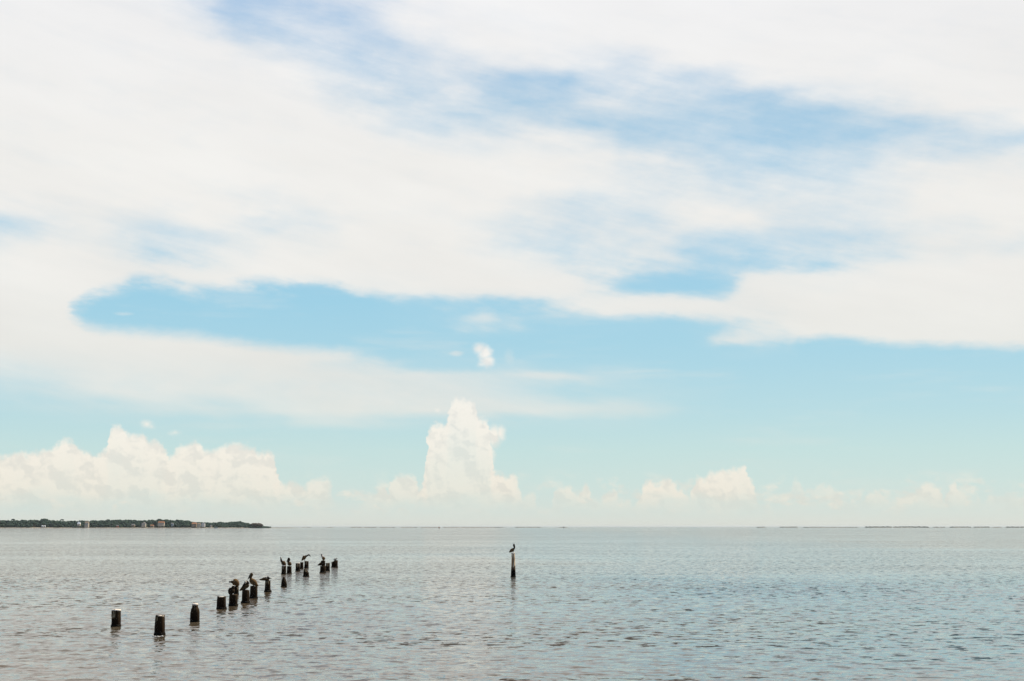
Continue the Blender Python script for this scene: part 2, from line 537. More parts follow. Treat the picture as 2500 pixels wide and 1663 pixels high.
def water_build(nt, b):
    t = nt.nodes.new('ShaderNodeTexCoord')

    def tex(sx, sy, scale, detail, rough=.55, rot=0.0, off=0.0):
        mp = nt.nodes.new('ShaderNodeMapping')
        mp.inputs['Scale'].default_value = (sx, sy, 1)
        mp.inputs['Rotation'].default_value = (0, 0, rot)
        mp.inputs['Location'].default_value = (off, off * 1.7, 0)
        nt.links.new(t.outputs['Object'], mp.inputs[0])
        n = nt.nodes.new('ShaderNodeTexNoise')
        n.noise_dimensions = '2D'
        n.inputs['Scale'].default_value, n.inputs['Detail'].default_value, n.inputs['Roughness'].default_value = scale, detail, rough
        nt.links.new(mp.outputs[0], n.inputs['Vector'])
        return n.outputs[0]

    def mm(op, a, b_):
        q = nt.nodes.new('ShaderNodeMath')
        q.operation = op
        for i, v in enumerate((a, b_)):
            if isinstance(v, bpy.types.NodeSocket):
                nt.links.new(v, q.inputs[i])
            else:
                q.inputs[i].default_value = v
        return q.outputs[0]
    wind = tex(.30, 1, .016, 4.0, .6, R(3), 11)          # patches ruffled more or less by the wind
    wr = nt.nodes.new('ShaderNodeMapRange')
    nt.links.new(wind, wr.inputs[0])
    wr.inputs[1].default_value, wr.inputs[2].default_value = .38, .62
    wr.inputs[3].default_value, wr.inputs[4].default_value = .42, 1.50

    def vm(op, a, b_):
        q = nt.nodes.new('ShaderNodeVectorMath')
        q.operation = op
        for i, v in enumerate((a, b_)):
            if isinstance(v, bpy.types.NodeSocket):
                nt.links.new(v, q.inputs[i])
            elif v is not None:
                q.inputs[i].default_value = v
        return q.outputs[0]

    def slopes(sx, sy, scale, detail, amp, rot, off):
        # random facet slopes of the small ripples (x and y component), in tangent of the tilt
        n = tex(sx, sy, scale, detail, .55, rot, off).node.outputs['Color']
        v = vm('MULTIPLY', vm('SUBTRACT', n, (.5, .5, .5)), (amp * .7, amp, 0))
        return v
    v = vm('ADD', slopes(.8, 1, 3.4, 2.0, WAVE[0], R(14), 0), slopes(.75, 1, 1.35, 2.0, WAVE[1], R(-18), 40))
    v = vm('ADD', v, slopes(.45, 1, .30, 2.0, WAVE[2], R(5), 70))
    # steeper little faces are rarer than gentle ones
    ln = nt.nodes.new('ShaderNodeVectorMath'); ln.operation = 'LENGTH'
    nt.links.new(v, ln.inputs[0])
    k = mm('ADD', .35, mm('MULTIPLY', ln.outputs['Value'], WAVE[3]))
    k = mm('MULTIPLY', k, wr.outputs[0])
    sp_ = nt.nodes.new('ShaderNodeSeparateXYZ')
    nt.links.new(t.outputs['Object'], sp_.inputs[0])
    off1 = nt.nodes.new('ShaderNodeMapRange')           # the open bay is rougher than the shallows round the piles
    nt.links.new(sp_.outputs[1], off1.inputs[0])
    off1.inputs[1].default_value, off1.inputs[2].default_value = 75, 150
    off1.inputs[3].default_value, off1.inputs[4].default_value = 1.0, 1.55
    off2 = nt.nodes.new('ShaderNodeMapRange')
    nt.links.new(sp_.outputs[1], off2.inputs[0])
    off2.inputs[1].default_value, off2.inputs[2].default_value = 500, 1400
    off2.inputs[3].default_value, off2.inputs[4].default_value = 1.0, 1.25
    k = mm('MULTIPLY', k, mm('MULTIPLY', off1.outputs[0], off2.outputs[0]))
    sc_ = nt.nodes.new('ShaderNodeVectorMath'); sc_.operation = 'SCALE'
    nt.links.new(v, sc_.inputs[0]); nt.links.new(k, sc_.inputs['Scale'])
    ge = nt.nodes.new('ShaderNodeNewGeometry')

    def band(v_, a, b_):
        q = nt.nodes.new('ShaderNodeMapRange')
        q.interpolation_type = 'SMOOTHSTEP'
        nt.links.new(v_, q.inputs[0])
        q.inputs[1].default_value, q.inputs[2].default_value = a, b_
        return q.outputs[0]
    # scattered steep fronts of wavelets running to the shore, in gusty groups
    front = band(tex(.8, 1, 1.5, 3.0, .62, R(7), 21), .56, .67)
    group = band(tex(.30, 1, .085, 3.0, .55, R(4), 51), .42, .62)
    amt = mm('MULTIPLY', front, mm('ADD', .20, mm('MULTIPLY', group, .80)))
    cb = nt.nodes.new('ShaderNodeCombineXYZ')
    nt.links.new(mm('MULTIPLY', amt, -.72), cb.inputs[1])
    nt.links.new(mm('MULTIPLY', amt, .06), cb.inputs[0])
    nn = vm('NORMALIZE', vm('ADD', vm('ADD', ge.outputs['Normal'], sc_.outputs[0]), cb.outputs[0]), None)
    nt.links.new(nn, b.inputs['Normal'])
    r = nt.nodes.new('ShaderNodeValToRGB')
    e = r.color_ramp.elements
    e[0].position, e[0].color = .35, (.092, .066, .038, 1)
    e[1].position, e[1].color = .65, (.082, .068, .046, 1)
    nt.links.new(tex(.4, 1, .02, 3.0, .5, 0, 90), r.inputs[0])
    nt.links.new(r.outputs[0], b.inputs['Base Color'])
    # warm brown base colour at the left and far right, green-blue off the centre
    sx_ = nt.nodes.new('ShaderNodeSeparateXYZ')
    nt.links.new(t.outputs['Object'], sx_.inputs[0])
    xx = mm('ADD', sx_.outputs[0], mm('MULTIPLY', mm('SUBTRACT', tex(.6, 1, .02, 3.0, .5, 0, 33), .5), 70.0))
    green_blue = mm('MULTIPLY', band(xx, -14, 14), mm('SUBTRACT', 1.0, band(xx, 55, 110)))
    green_blue = mm('MAXIMUM', green_blue, 0.0)
    mx = nt.nodes.new('ShaderNodeMix')
    mx.data_type = 'RGBA'
    nt.links.new(green_blue, mx.inputs[0])
    nt.links.new(r.outputs[0], mx.inputs[6])
    mx.inputs[7].default_value = (.036, .072, .082, 1)
    nt.links.new(mx.outputs[2], b.inputs['Base Color'])
    b.inputs['Roughness'].default_value = .06
    b.inputs['IOR'].default_value = 1.50


M_water = mat('turbid_bay_water', water_build)
M_foam = simple('foam', (.55, .55, .52), (.8, .8, .78), 40.0, rough=.7)


# ------------------------------------------------------------------ object helpers
def tag(o, label=None, cat=None, group=None, kind=None):
    if label: o['label'] = label
    if cat: o['category'] = cat
    if group: o['group'] = group
    if kind: o['kind'] = kind
    return o


def link_mesh(name, me, mats, parent=None, smooth=True):
    for m in (mats if isinstance(mats, (list, tuple)) else [mats]):
        me.materials.append(m)
    if smooth:
        me.polygons.foreach_set('use_smooth', [True] * len(me.polygons))
    o = bpy.data.objects.new(name, me)
    col.objects.link(o)
    if parent: o.parent = parent
    return o


def from_bm(name, bm, mats, parent=None, smooth=True):
    me = bpy.data.meshes.new(name)
    bm.normal_update()
    bm.to_mesh(me)
    bm.free()
    return link_mesh(name, me, mats, parent, smooth)


def empty(name, loc, rz=0.0):
    o = bpy.data.objects.new(name, None)
    o.empty_display_size = .2
    col.objects.link(o)
    o.location = loc
    o.rotation_euler = (0, 0, rz)
    return o


# ------------------------------------------------------------------ water
def axis_lines(parts, far, growth):
    xs = [parts[0][0]]
    for a, b_, s in parts:
        n = int(round((b_ - a) / s))
        xs += [a + (b_ - a) * (i + 1) / n for i in range(n)]
    up, s = [], parts[-1][2]
    x = xs[-1]
    while x < far:
        s *= growth
        x += s
        up.append(x)
    dn, s = [], parts[0][2]
    x = xs[0]
    while x > -far:
        s *= growth * 1.06
        x -= s
        dn.append(x)
    return np.array(dn[::-1] + xs + up)


XL = axis_lines([(-55, -26, .22), (-26, 26, .105), (26, 55, .22)], 60000, 1.05)
YL = axis_lines([(37, 72, .105), (72, 150, .22)], 60000, 1.03)


def waves(X, Y, SP):
    g = np.random.default_rng(5)
    n = 100
    lam = np.exp(g.uniform(math.log(.38), math.log(3.6), n))
    th = R(262) + g.normal(0, R(42), n)               # travel roughly towards the camera
    k = 2 * math.pi / lam
    slope = .078 * math.sqrt(2.0 / n) * np.where(lam > 1.8, .55, 1.15)
    ph = g.uniform(0, 2 * math.pi, n)
    Z = np.zeros_like(X); DX = np.zeros_like(X); DY = np.zeros_like(X)
    for i in range(n):
        w = np.clip(lam[i] / (2.4 * SP) - .6, 0, 1)
        m = w > 0
        p = k[i] * (X[m] * math.cos(th[i]) + Y[m] * math.sin(th[i])) + ph[i]
        a = slope[i] / k[i] * w[m]
        Z[m] += a * np.sin(p)
        c_ = a * np.cos(p) * .8
        DX[m] += c_ * math.cos(th[i]); DY[m] += c_ * math.sin(th[i])
    gust = .75 + .35 * np.sin(X * .09 + .4 * np.sin(Y * .05)) * np.sin(Y * .06 + 1 + .5 * np.sin(X * .04))
    gust = gust * np.clip((150 - Y) / 45, 0, 1)
    return Z * gust, DX * gust, DY * gust


def make_water():
    nx, ny = len(XL), len(YL)
    X, Y = np.meshgrid(XL, YL)
    sx, sy = np.gradient(XL), np.gradient(YL)
    SP = np.maximum(sx[None, :], sy[:, None])
    Z, DX, DY = waves(X.ravel(), Y.ravel(), SP.ravel())
    co = np.stack([X.ravel() + DX, Y.ravel() + DY, Z], 1).astype(np.float32)
    i = np.arange((nx - 1) * (ny - 1))
    r, c_ = i // (nx - 1), i % (nx - 1)
    v = r * nx + c_
    q = np.stack([v, v + 1, v + nx + 1, v + nx], 1).astype(np.int32)
    me = bpy.data.meshes.new('water')
    me.vertices.add(len(co)); me.vertices.foreach_set('co', co.ravel())
    me.loops.add(q.size); me.loops.foreach_set('vertex_index', q.ravel())
    me.polygons.add(len(q)); me.polygons.foreach_set('loop_start', np.arange(0, q.size, 4, dtype=np.int32))
    me.update(calc_edges=True)
    me.polygons.foreach_set('use_smooth', np.ones(len(q), dtype=bool))
    me.materials.append(M_water)
    o = bpy.data.objects.new('water', me)
    col.objects.link(o)
    tag(o, kind='structure')


make_water()


# ------------------------------------------------------------------ piles
def lathe(bm, rings, seg=22, seed=0, rough=.05, lobes=True, cap=True):
    """rings: (z, radius, x offset, y offset)"""
    g = random.Random(seed)
    ph = [g.uniform(0, 6.28) for _ in range(4)]
    rows_ = []
    for (z, r, ox, oy) in rings:
        row = []
        for i in range(seg):
            a = 2 * math.pi * i / seg
            k = 1 + rough * (math.sin(3 * a + ph[0]) * .5 + math.sin(5 * a + ph[1] + z) * .5 + .5 * math.sin(9 * a + ph[2])) + g.uniform(-rough, rough) * .35
            row.append(bm.verts.new((ox + math.cos(a) * r * k, oy + math.sin(a) * r * k, z)))
        rows_.append(row)
    for a, b_ in zip(rows_, rows_[1:]):
        for i in range(seg):
            bm.faces.new((a[i], a[(i + 1) % seg], b_[(i + 1) % seg], b_[i]))
    if cap:
        bm.faces.new(rows_[-1])
        bm.faces.new(rows_[0][::-1])
    return rows_


PILE_TOP = {}


def pile(name_key, xl, xr, top, base, label, profile=None, cap=None, scab=None, tilt=(0, 0), material=None, name='wooden_pile',
         cat='piling', group='old wooden piles of the vanished pier', jag=.02, crust=True, step=None):
    """xl, xr: sides at the water, top / base: rows in the photo; profile: [(height share, radius share, x offset share)]"""
    p, s = ground((xl + xr) / 2, base)
    rad = (xr - xl) / 2 * s
    p.y += rad
    h = (base - top) * s
    root = empty(name, (p.x, p.y, 0))
    tag(root, label, cat, group)
    seed = int(xl * 7 + base)
    g = random.Random(seed)
    prof = profile or [(0, 1.0, 0), (.5, .97, 0), (1, .93, 0)]
    ks = [q[0] for q in prof]; rs = [q[1] for q in prof]; os_ = [q[2] for q in prof]
    rings = [(-1.6, rad * 1.02, 0, 0), (-.3, rad * 1.02, 0, 0)]
    n = 14
    for i in range(n + 1):
        t = i / n
        rings.append((h * t, rad * np.interp(t, ks, rs), rad * np.interp(t, ks, os_) + tilt[0] * t, tilt[1] * t))
    bm = bmesh.new()
    rws = lathe(bm, rings, 24, seed, .05)
    for j, v in enumerate(rws[-1]):
        a = 2 * math.pi * j / 24
        v.co.z += jag * (math.sin(2 * a + seed) + .8 * math.sin(5 * a + seed * 2)) + g.uniform(-jag, jag) * .6
        if step:
            v.co.z += step * s * (1 if math.cos(a) < 0 else 0)
        v.co.x += 0
    from_bm('shaft', bm, material or M_pile, root)
    if crust:
        bm = bmesh.new()
        rr = rad * rs[0]
        rws = lathe(bm, [(-.5, rr * 1.05, 0, 0), (-.1, rr * 1.10, 0, 0), (.02, rr * 1.12, 0, 0), (.07, rr * 1.09, 0, 0), (.11, rr * 1.02, 0, 0), (.13, rr * .9, 0, 0)], 30, seed + 3, .06)
        from_bm('barnacle_band', bm, M_crust, root)
    rt = rad * rs[-1]
    ox = rad * os_[-1] + tilt[0]
    if cap:
        wide, thick = cap
        bm = bmesh.new()
        rws = lathe(bm, [(h - .04, rt * wide * .98, ox, 0), (h + .002, rt * wide * 1.05, ox, 0), (h + thick * .45, rt * wide * .96, ox, 0), (h + thick * .8, rt * wide * .75, ox, 0), (h + thick, rt * wide * .4, ox, 0)], 26, seed + 9, .05)
        from_bm('droppings_crust', bm, M_guano, root)
    if scab:
        # pale streaks of dried droppings running down the side that faces the camera
        a0, a1, z0 = scab
        bm = bmesh.new()
        cols_ = 12
        grid = []
        for i in range(cols_ + 1):
            a = R(a0 + (a1 - a0) * i / cols_)
            line = []
            lowest = h * (z0 + g.uniform(-.06, .10))
            for j in range(6):
                z = h - .02 - (h - .02 - lowest) * j / 5
                t = z / h
                r_ = rad * np.interp(t, ks, rs) * 1.075 + .006
                line.append(bm.verts.new((rad * np.interp(t, ks, os_) + tilt[0] * t + math.cos(a) * r_, tilt[1] * t + math.sin(a) * r_, z)))
            grid.append(line)
        for A, B in zip(grid, grid[1:]):
            for j in range(5):
                bm.faces.new((A[j], A[j + 1], B[j + 1], B[j]))
        bmesh.ops.solidify(bm, geom=bm.faces[:], thickness=.008)
        from_bm('droppings_streaks', bm, M_scab, root)
    PILE_TOP[name_key] = (p.x + ox, p.y, h, s, base)
    return root


pile('R1', 268.6, 291.0, 1491, 1531, 'farthest left pile, pale peeling upper half under a flat white crust', cap=(1.03, .05), scab=(185, 275, .55), profile=[(0, 1, 0), (.5, 1.0, 0), (.7, .93, 0), (1, .95, 0)])
pile('R2', 373.6, 399, 1505, 1551, 'tall thick black pile nearest the camera with a foam line at its foot', cap=(.92, .015), scab=(245, 262, .72), profile=[(0, 1, 0), (.5, .98, 0), (1, .88, 0)])
pile('R3', 461.5, 484.5, 1477, 1520, 'bottle-shaped black pile narrowing to a white-crusted neck', cap=(1.12, .06), profile=[(0, .92, 0), (.1, 1, 0), (.55, .98, 0), (.72, .86, 0), (.85, .62, -.02), (1, .60, -.04)], scab=(262, 278, .72))
pile('Q1', 526.5, 549.5, 1458, 1488, 'bare flat-topped black pile without a bird, between the bottle-shaped pile and the birds', cap=(.8, .012), profile=[(0, 1.0, 0), (.6, .96, 0), (1, .88, 0)])
pile('Q2', 557, 578, 1452.6, 1480, 'black pile carrying the hunched dark pelican with its back turned')
pile('Q2b', 570, 581.5, 1433, 1452, 'slim pile mostly hidden behind the hunched dark pelican', profile=[(0, 1, 0), (1, .95, 0)], scab=(290, 330, .6))
pile('Q3', 588, 607, 1442, 1473, 'black pile under the sleeping pelican with its bill laid along its back', profile=[(0, 1.08, 0), (.15, 1, 0), (1, .93, 0)])
pile('Q4', 608, 627, 1432, 1462, 'broad black pile under the upright pelican facing left')
pile('Q5', 644.5, 660.5, 1418.5, 1446, 'black pile flared at the water under the flat-lying pelican', profile=[(0, 1.06, .02), (.12, .98, 0), (.3, .86, -.05), (1, .78, -.05)], scab=(235, 300, .72))
pile('S1', 685, 699.5, 1409, 1433, 'short rotted stump worn to a rounded point, alone left of the second group', profile=[(0, .95, .05), (.2, 1, 0), (.5, .85, -.05), (.75, .6, -.12), (.92, .38, -.1), (1, .2, -.08)], jag=.01)
pile('P6', 739.5, 753.5, 1389, 1408, 'low broken stump with a slanting shoulder, nearest of the second group', profile=[(0, 1, 0), (.5, .95, 0), (.62, .75, -.2), (.85, .5, -.4), (1, .3, -.45)], jag=.01, scab=(265, 300, .55))
pile('P1', 686, 697.5, 1382, 1402, 'pile with a white-streaked top under the pelican stretching its neck up', cap=(.95, .06), scab=(230, 275, .55))
pile('P2', 699.5, 711, 1383, 1400.5, 'black pile under the pelican lowering its bill at the left of the second group')
pile('P3', 720.5, 732, 1375.5, 1395, 'pile with a peeling pale upper half, left of a row of three', cap=(1.0, .04), scab=(190, 300, .55), profile=[(0, 1, .02), (1, .85, -.02)])
pile('P4', 732, 740, 1373.5, 1388.5, 'slim dark pile in the middle of a row of three', jag=.03)
pile('P5', 742, 752.5, 1371, 1387, 'pile under the pelican leaning forward to the right', jag=.03, scab=(255, 285, .5))
pile('P9', 784.5, 793.5, 1369.5, 1391.5, 'pile hidden behind a preening pelican, carrying the pale-necked one', crust=True)
pile('P7', 780, 794.5, 1382.5, 1398.5, 'wide black pile under the dark preening pelican')
pile('P8', 794.5, 804.5, 1375.5, 1394.5, 'pile with brown streaked top right of the dark preening pelican', scab=(230, 300, .62))
pile('P10', 808.5, 823.5, 1368.5, 1385.5, 'black pile with a notched top carrying the small white gull, rightmost of the group', profile=[(0, 1, 0), (.78, 1.0, 0), (.84, .62, .38), (1, .60, .38)], scab=(195, 240, .5))

M_pole = wood_mat('bleached_pole_wood', (.006, .004, .002), (.34, .20, .10), (.90, .70, .46), .55, 1.15, .9)
pile('LONE', 1247.2, 1259.0, 1351.5, 1409, 'tall bleached pole standing alone in mid water, black at its foot', material=M_pole, name='mooring_pole', cat='pole', group='single pole in mid water',
     profile=[(0, 1, 0), (.25, .95, 0), (.45, .80, 0), (.8, .72, -.03), (1, .72, -.05)], jag=.015, cap=(1.08, .05))


# foam line lapping at the foot of the nearest pile
def foam_arc():
    p, s = ground(386.5, 1557)
    bm = bmesh.new()
    n = 26
    prev_ = None
    for i in range(n + 1):
        t = i / n
        x = (t - .5) * 27 * s
        y = -.28 * math.sin(math.pi * t) + .03 * math.sin(17 * t)
        w = .10 + .05 * math.sin(13 * t + 1)
        a = bm.verts.new((x, y - w, .05)); m_ = bm.verts.new((x, y, .085 + .015 * math.sin(23 * t))); b_ = bm.verts.new((x, y + w, .05))
        if prev_:
            bm.faces.new((prev_[0], a, m_, prev_[1])); bm.faces.new((prev_[1], m_, b_, prev_[2]))
        prev_ = (a, m_, b_)
    bmesh.ops.solidify(bm, geom=bm.faces[:], thickness=.03)
    o = from_bm('foam', bm, M_foam)
    o.location = (p.x, p.y, 0)
    tag(o, 'thin white line of foam lapping in front of the nearest pile', 'foam', kind='stuff')


foam_arc()


# ------------------------------------------------------------------ birds
def catmull(pts, n=5):
    out = []
    P_ = [pts[0]] + list(pts) + [pts[-1]]
    for i in range(1, len(P_) - 2):
        a, b_, c_, d = (np.array(P_[i + j]) for j in (-1, 0, 1, 2))
        for j in range(n):
            t = j / n
            out.append(.5 * ((2 * b_) + (-a + c_) * t + (2 * a - 5 * b_ + 4 * c_ - d) * t * t + (-a + 3 * b_ - 3 * c_ + d) * t ** 3))
    out.append(np.array(pts[-1]))
    return out


def tube(bm, pts, mi, flat=1.0, seg=14):
    """pts: (x, y, z, r); flat scales the radius sideways (depth)"""
    c_ = catmull(pts)
    rows_ = []
    for i, q in enumerate(c_):
        a = c_[max(i - 1, 0)][:3]; b_ = c_[min(i + 1, len(c_) - 1)][:3]
        t = Vector(b_ - a).normalized()
        side = Vector((0, 1, 0))
        if abs(t.dot(side)) > .95: side = Vector((1, 0, 0))
        up = side.cross(t).normalized()
        side = t.cross(up).normalized()
        r = max(q[3], .004)
        rows_.append([bm.verts.new(Vector(q[:3]) + up * math.cos(2 * math.pi * k / seg) * r + side * math.sin(2 * math.pi * k / seg) * r * flat) for k in range(seg)])
    for A, B in zip(rows_, rows_[1:]):
        for k in range(seg):
            f = bm.faces.new((A[k], B[k], B[(k + 1) % seg], A[(k + 1) % seg])); f.material_index = mi
    for A in (rows_[0][::-1], rows_[-1]):
        f = bm.faces.new(A[::-1]); f.material_index = mi


def ball(bm, c_, r, mi, sc_=(1, 1, 1)):
    ret = bmesh.ops.create_uvsphere(bm, u_segments=12, v_segments=8, radius=r, matrix=Matrix.Translation(c_) @ Matrix.Diagonal((*sc_, 1)))
    for v in ret['verts']:
        for f in v.link_faces: f.material_index = mi


def bird(name, key, body, neck, head, bill, label, legs, head_mat=2, neck_mat=1, body_mats=None, kind='pelican', group='pelicans perched on the old piles',
         yaw=0.0, wing=None, front=0.0, cat='pelican', crown=None):
    """all positions in photo pixels around the top of the pile the bird stands on (metres come from the pile's own distance)"""
    tx, ty, th, s, base = PILE_TOP[key]
    gx, _ = ground(1250, base)
    depth_ratio = ty / gx.y
    s = s * depth_ratio
    d0 = Vector((tx, ty, th))
    # foot point of the bird in pixel terms
    def W(px, py, dy=0.0):
        d = ray(px, py)
        k = ty / d.y
        return Vector((d.x * k - tx, dy, CAM_H + d.z * k - th))
    mats = body_mats or [M_brown, M_dark, M_whitef, M_bill, M_leg]
    root = empty(name, d0)
    tag(root, label, cat, group)
    bm = bmesh.new()
    sq = lambda L_, dy=0.0: [(*W(x, y, dy), r * s * 1.18) for (x, y, r) in L_]
    tube(bm, sq(body), 0, .88, 16)
    if neck: tube(bm, [(*W(*body[-1][:2]), body[-1][2] * s * .8)] + sq(neck, front * .5) + [(*W(head[0], head[1], front), head[2] * s * .85)], neck_mat, .9)
    hw = W(head[0], head[1], front)
    ball(bm, hw, head[2] * s, head_mat, (1.1, .85, 1))
    if crown:
        ball(bm, W(crown[0], crown[1], front), crown[2] * s, 2, (1.2, .85, .8))
    # legs and webbed feet
    for k, sg in enumerate((-1, 1)):
        lx, ly = legs
        top = W(lx, ly, sg * .05)
        foot = Vector((top.x + .01 * sg, sg * .055, .012))
        tube(bm, [(*top, .026), (*((top + foot) / 2), .019), (*foot, .017)], 4, 1.0, 8)
        hx = 1 if (bill[-1][0] > bill[0][0]) else -1
        tube(bm, [(foot.x - .02 * hx, foot.y, .012, .014), (foot.x + .05 * hx, foot.y, .012, .022), (foot.x + .10 * hx, foot.y, .010, .010)], 4, 1.9, 8)
    src = bpy.data.meshes.new('src'); bm.normal_update()
    bmesh.ops.recalc_face_normals(bm, faces=bm.faces[:])
    bm.to_mesh(src)
    bvh = BVHTree.FromBMesh(bm)
    idx = [f.material_index for f in bm.faces]
    bm.free()
    tmp = bpy.data.objects.new('tmp', src); col.objects.link(tmp)
    md = tmp.modifiers.new('r', 'REMESH'); md.mode = 'VOXEL'; md.voxel_size = .013
    dg = bpy.context.evaluated_depsgraph_get(); dg.update()
    me = bpy.data.meshes.new_from_object(tmp.evaluated_get(dg))
    bpy.data.objects.remove(tmp); bpy.data.meshes.remove(src)
    me.materials.clear(); me.name = 'body'
    o = link_mesh('body', me, mats, root)
    for p_ in me.polygons:
        hit = bvh.find_nearest(p_.center)
        p_.material_index = idx[hit[2]] if hit[2] is not None else 0
    # bill with its throat pouch: child parts
    b0, b1 = W(bill[0][0], bill[0][1], front), W(bill[-1][0], bill[-1][1], front)
    bm = bmesh.new()
    mid = (b0 + b1) / 2
    w = bill[0][2] * s
    tube(bm, [(*b0, w), (*(b0.lerp(b1, .35)), w * .75), (*(b0.lerp(b1, .75)), w * .5), (*b1, w * .35)], 0, .75, 10)
    from_bm('bill', bm, M_bill, root)
    if kind == 'pelican':
        bm = bmesh.new()
        ax = (b1 - b0).normalized(); dn = Vector((ax.z, 0, -ax.x))
        if dn.z > 0: dn = -dn
        o_ = dn * w * .7
        tube(bm, [(*(b0.lerp(b1, .02) + o_), w * .7), (*(b0.lerp(b1, .3) + o_ * 1.1), w * .75), (*(b0.lerp(b1, .7) + o_ * .5), w * .35), (*(b0.lerp(b1, .9)), w * .2)], 0, .6, 10)
        from_bm('throat_pouch', bm, M_leg, root)
    # eyes
    for sg in (-1, 1):
        bm = bmesh.new()
        e = hw + Vector((0, sg * head[2] * s * .78, head[2] * s * .25))
        ball(bm, e + (b0 - hw) * .25, max(.010, head[2] * s * .16), 0)
        from_bm('eye', bm, M_eye, root)
    # folded wings
    wg = wing or body[:-1]
    for sg in (-1, 1):
        bm = bmesh.new()
        n = len(wg)
        pts = []
        for i, (x, y, r) in enumerate(wg):
            q = W(x, y - r * .12, sg * (r * s * .62))
            pts.append((*q, max(r * s * .74, .012)))
        tube(bm, pts, 0, .52, 14)
        # long primary feathers seen past the tail
        a = Vector(pts[0][:3]); b_ = Vector(pts[min(2, n - 1)][:3])
        ax = (a - b_).normalized()
        for f_ in range(4):
            p0 = b_.lerp(a, .3 + .15 * f_) + Vector((0, sg * .012 * f_, .012 * f_))
            p1 = a + ax * (.02 + .012 * f_) + Vector((0, sg * .004, .004 * f_))
            tube(bm, [(*p0, .020), (*((p0 + p1) / 2), .017), (*p1, .007)], 0, .5, 6)
        bmesh.ops.recalc_face_normals(bm, faces=bm.faces[:])
        from_bm('wing', bm, mats[0] if kind == 'gull' else M_wing, root)
    return root


bird('brown_pelican', 'Q4', [(630, 1431, 1.2), (626, 1427.5, 3.2), (620.5, 1422.5, 5.8), (615.5, 1418.5, 5.8), (612.5, 1414, 4.0)], [(612, 1410.5, 2.6), (613.8, 1406.5, 2.2), (616, 1403, 2.1)],
     (614, 1401.5, 2.7), [(611.6, 1402.6, 2.1), (604.8, 1415, .8)], 'upright pelican with white crown, neck bent and long bill hanging down, facing left', (619, 1427), crown=(613, 1399.8, 1.8),
     body_mats=[M_wing, M_brown, M_brown, M_bill, M_leg], head_mat=1)
bird('brown_pelican', 'Q3', [(585.5, 1442, 1.2), (590, 1438.5, 3.0), (596.5, 1434, 4.6), (602, 1429.5, 5.4), (604.5, 1426, 4.6)], [(604.5, 1423, 3.6), (602, 1421, 3.0)],
     (600.2, 1421.5, 3.1), [(598.6, 1423.5, 1.9), (590, 1436, .8)], 'sleeping pelican with bill resting on its side and tail pointing down left', (598, 1437), crown=(600, 1419, 1.6), front=-.16)
bird('brown_pelican', 'Q2b', [(580, 1431.5, 2.6), (579, 1427, 5.2), (575.5, 1422.5, 7.2), (571.5, 1420.5, 6.8), (569, 1419.6, 5.2)], [(567.6, 1421, 3.0), (566.5, 1421.6, 2.4)],
     (565.5, 1420.5, 2.4), [(564, 1420.5, 1.6), (558.5, 1419, .8)], 'bulky yellow-brown pelican hunched over behind the dark one, bill poking left', (576, 1428), crown=(561, 1422.4, 1.6),
     body_mats=[M_wing, M_dark, M_whitef, M_bill, M_leg], head_mat=1)
bird('brown_pelican', 'Q2', [(562.5, 1451.0, 3.6), (563.5, 1446.5, 6.2), (565.5, 1441.5, 7.2), (567.5, 1437.5, 5.8)], [(569, 1435.0, 3.6)],
     (569.5, 1432.6, 3.0), [(568.5, 1434, 1.7), (562.5, 1442, .8)], 'nearly black hunched pelican seen from behind with a pale crown', (565, 1448), crown=(569.5, 1430.6, 1.9),
     body_mats=[M_dark, M_dark, M_whitef, M_bill, M_leg], head_mat=1, front=-.05)
bird('brown_pelican', 'Q5', [(634, 1415.5, .9), (640, 1414.6, 2.4), (646.5, 1413.4, 3.9), (652.5, 1413.2, 4.1), (657, 1413.6, 3.2)], [(656, 1411, 2.2), (653, 1409.6, 2.0)],
     (651, 1410, 2.2), [(652.5, 1409.8, 1.6), (663.5, 1412.2, .8)], 'pelican lying flat with head turned back and bill pointing right', (650, 1415.5), crown=(645, 1409.8, 1.5), front=-.10)
bird('brown_pelican', 'P1', [(696.5, 1380.5, 1.6), (695, 1378, 3.4), (692, 1375, 4.5), (689.5, 1372.5, 3.6)], [(687.3, 1370, 2.2), (686.2, 1366.5, 1.7)],
     (686, 1363, 1.9), [(685.6, 1362, 1.2), (684.6, 1360, .6)], 'pelican with neck stretched straight up, leftmost of the second group', (693.5, 1379))
bird('brown_pelican', 'P2', [(708.5, 1381, 2.2), (708, 1378.5, 3.8), (706, 1375.8, 4.2), (704.3, 1373.8, 3.2)], [(703.8, 1371.5, 2.0), (705.6, 1368.5, 1.9), (706.4, 1366, 2.1)],
     (705.2, 1363.8, 2.5), [(703.8, 1365, 1.9), (700, 1372, .8)], 'pelican with pale breast and dark drooping bill, second from left in the far group', (706, 1379.5), body_mats=[M_brown, M_dark, M_dark, M_bill, M_leg])
bird('brown_pelican', 'P5', [(736.6, 1368.4, .9), (739.5, 1365, 2.6), (742.5, 1361.4, 3.9), (745, 1358.6, 3.4)], [(748, 1358, 1.8), (751, 1356, 1.5)],
     (754.2, 1354.8, 1.8), [(755.6, 1355.2, 1.1), (758.5, 1359, .6)], 'pelican leaning forward with its neck stretched to the upper right', (744.2, 1363), body_mats=[M_wing, M_dark, M_dark, M_bill, M_leg])
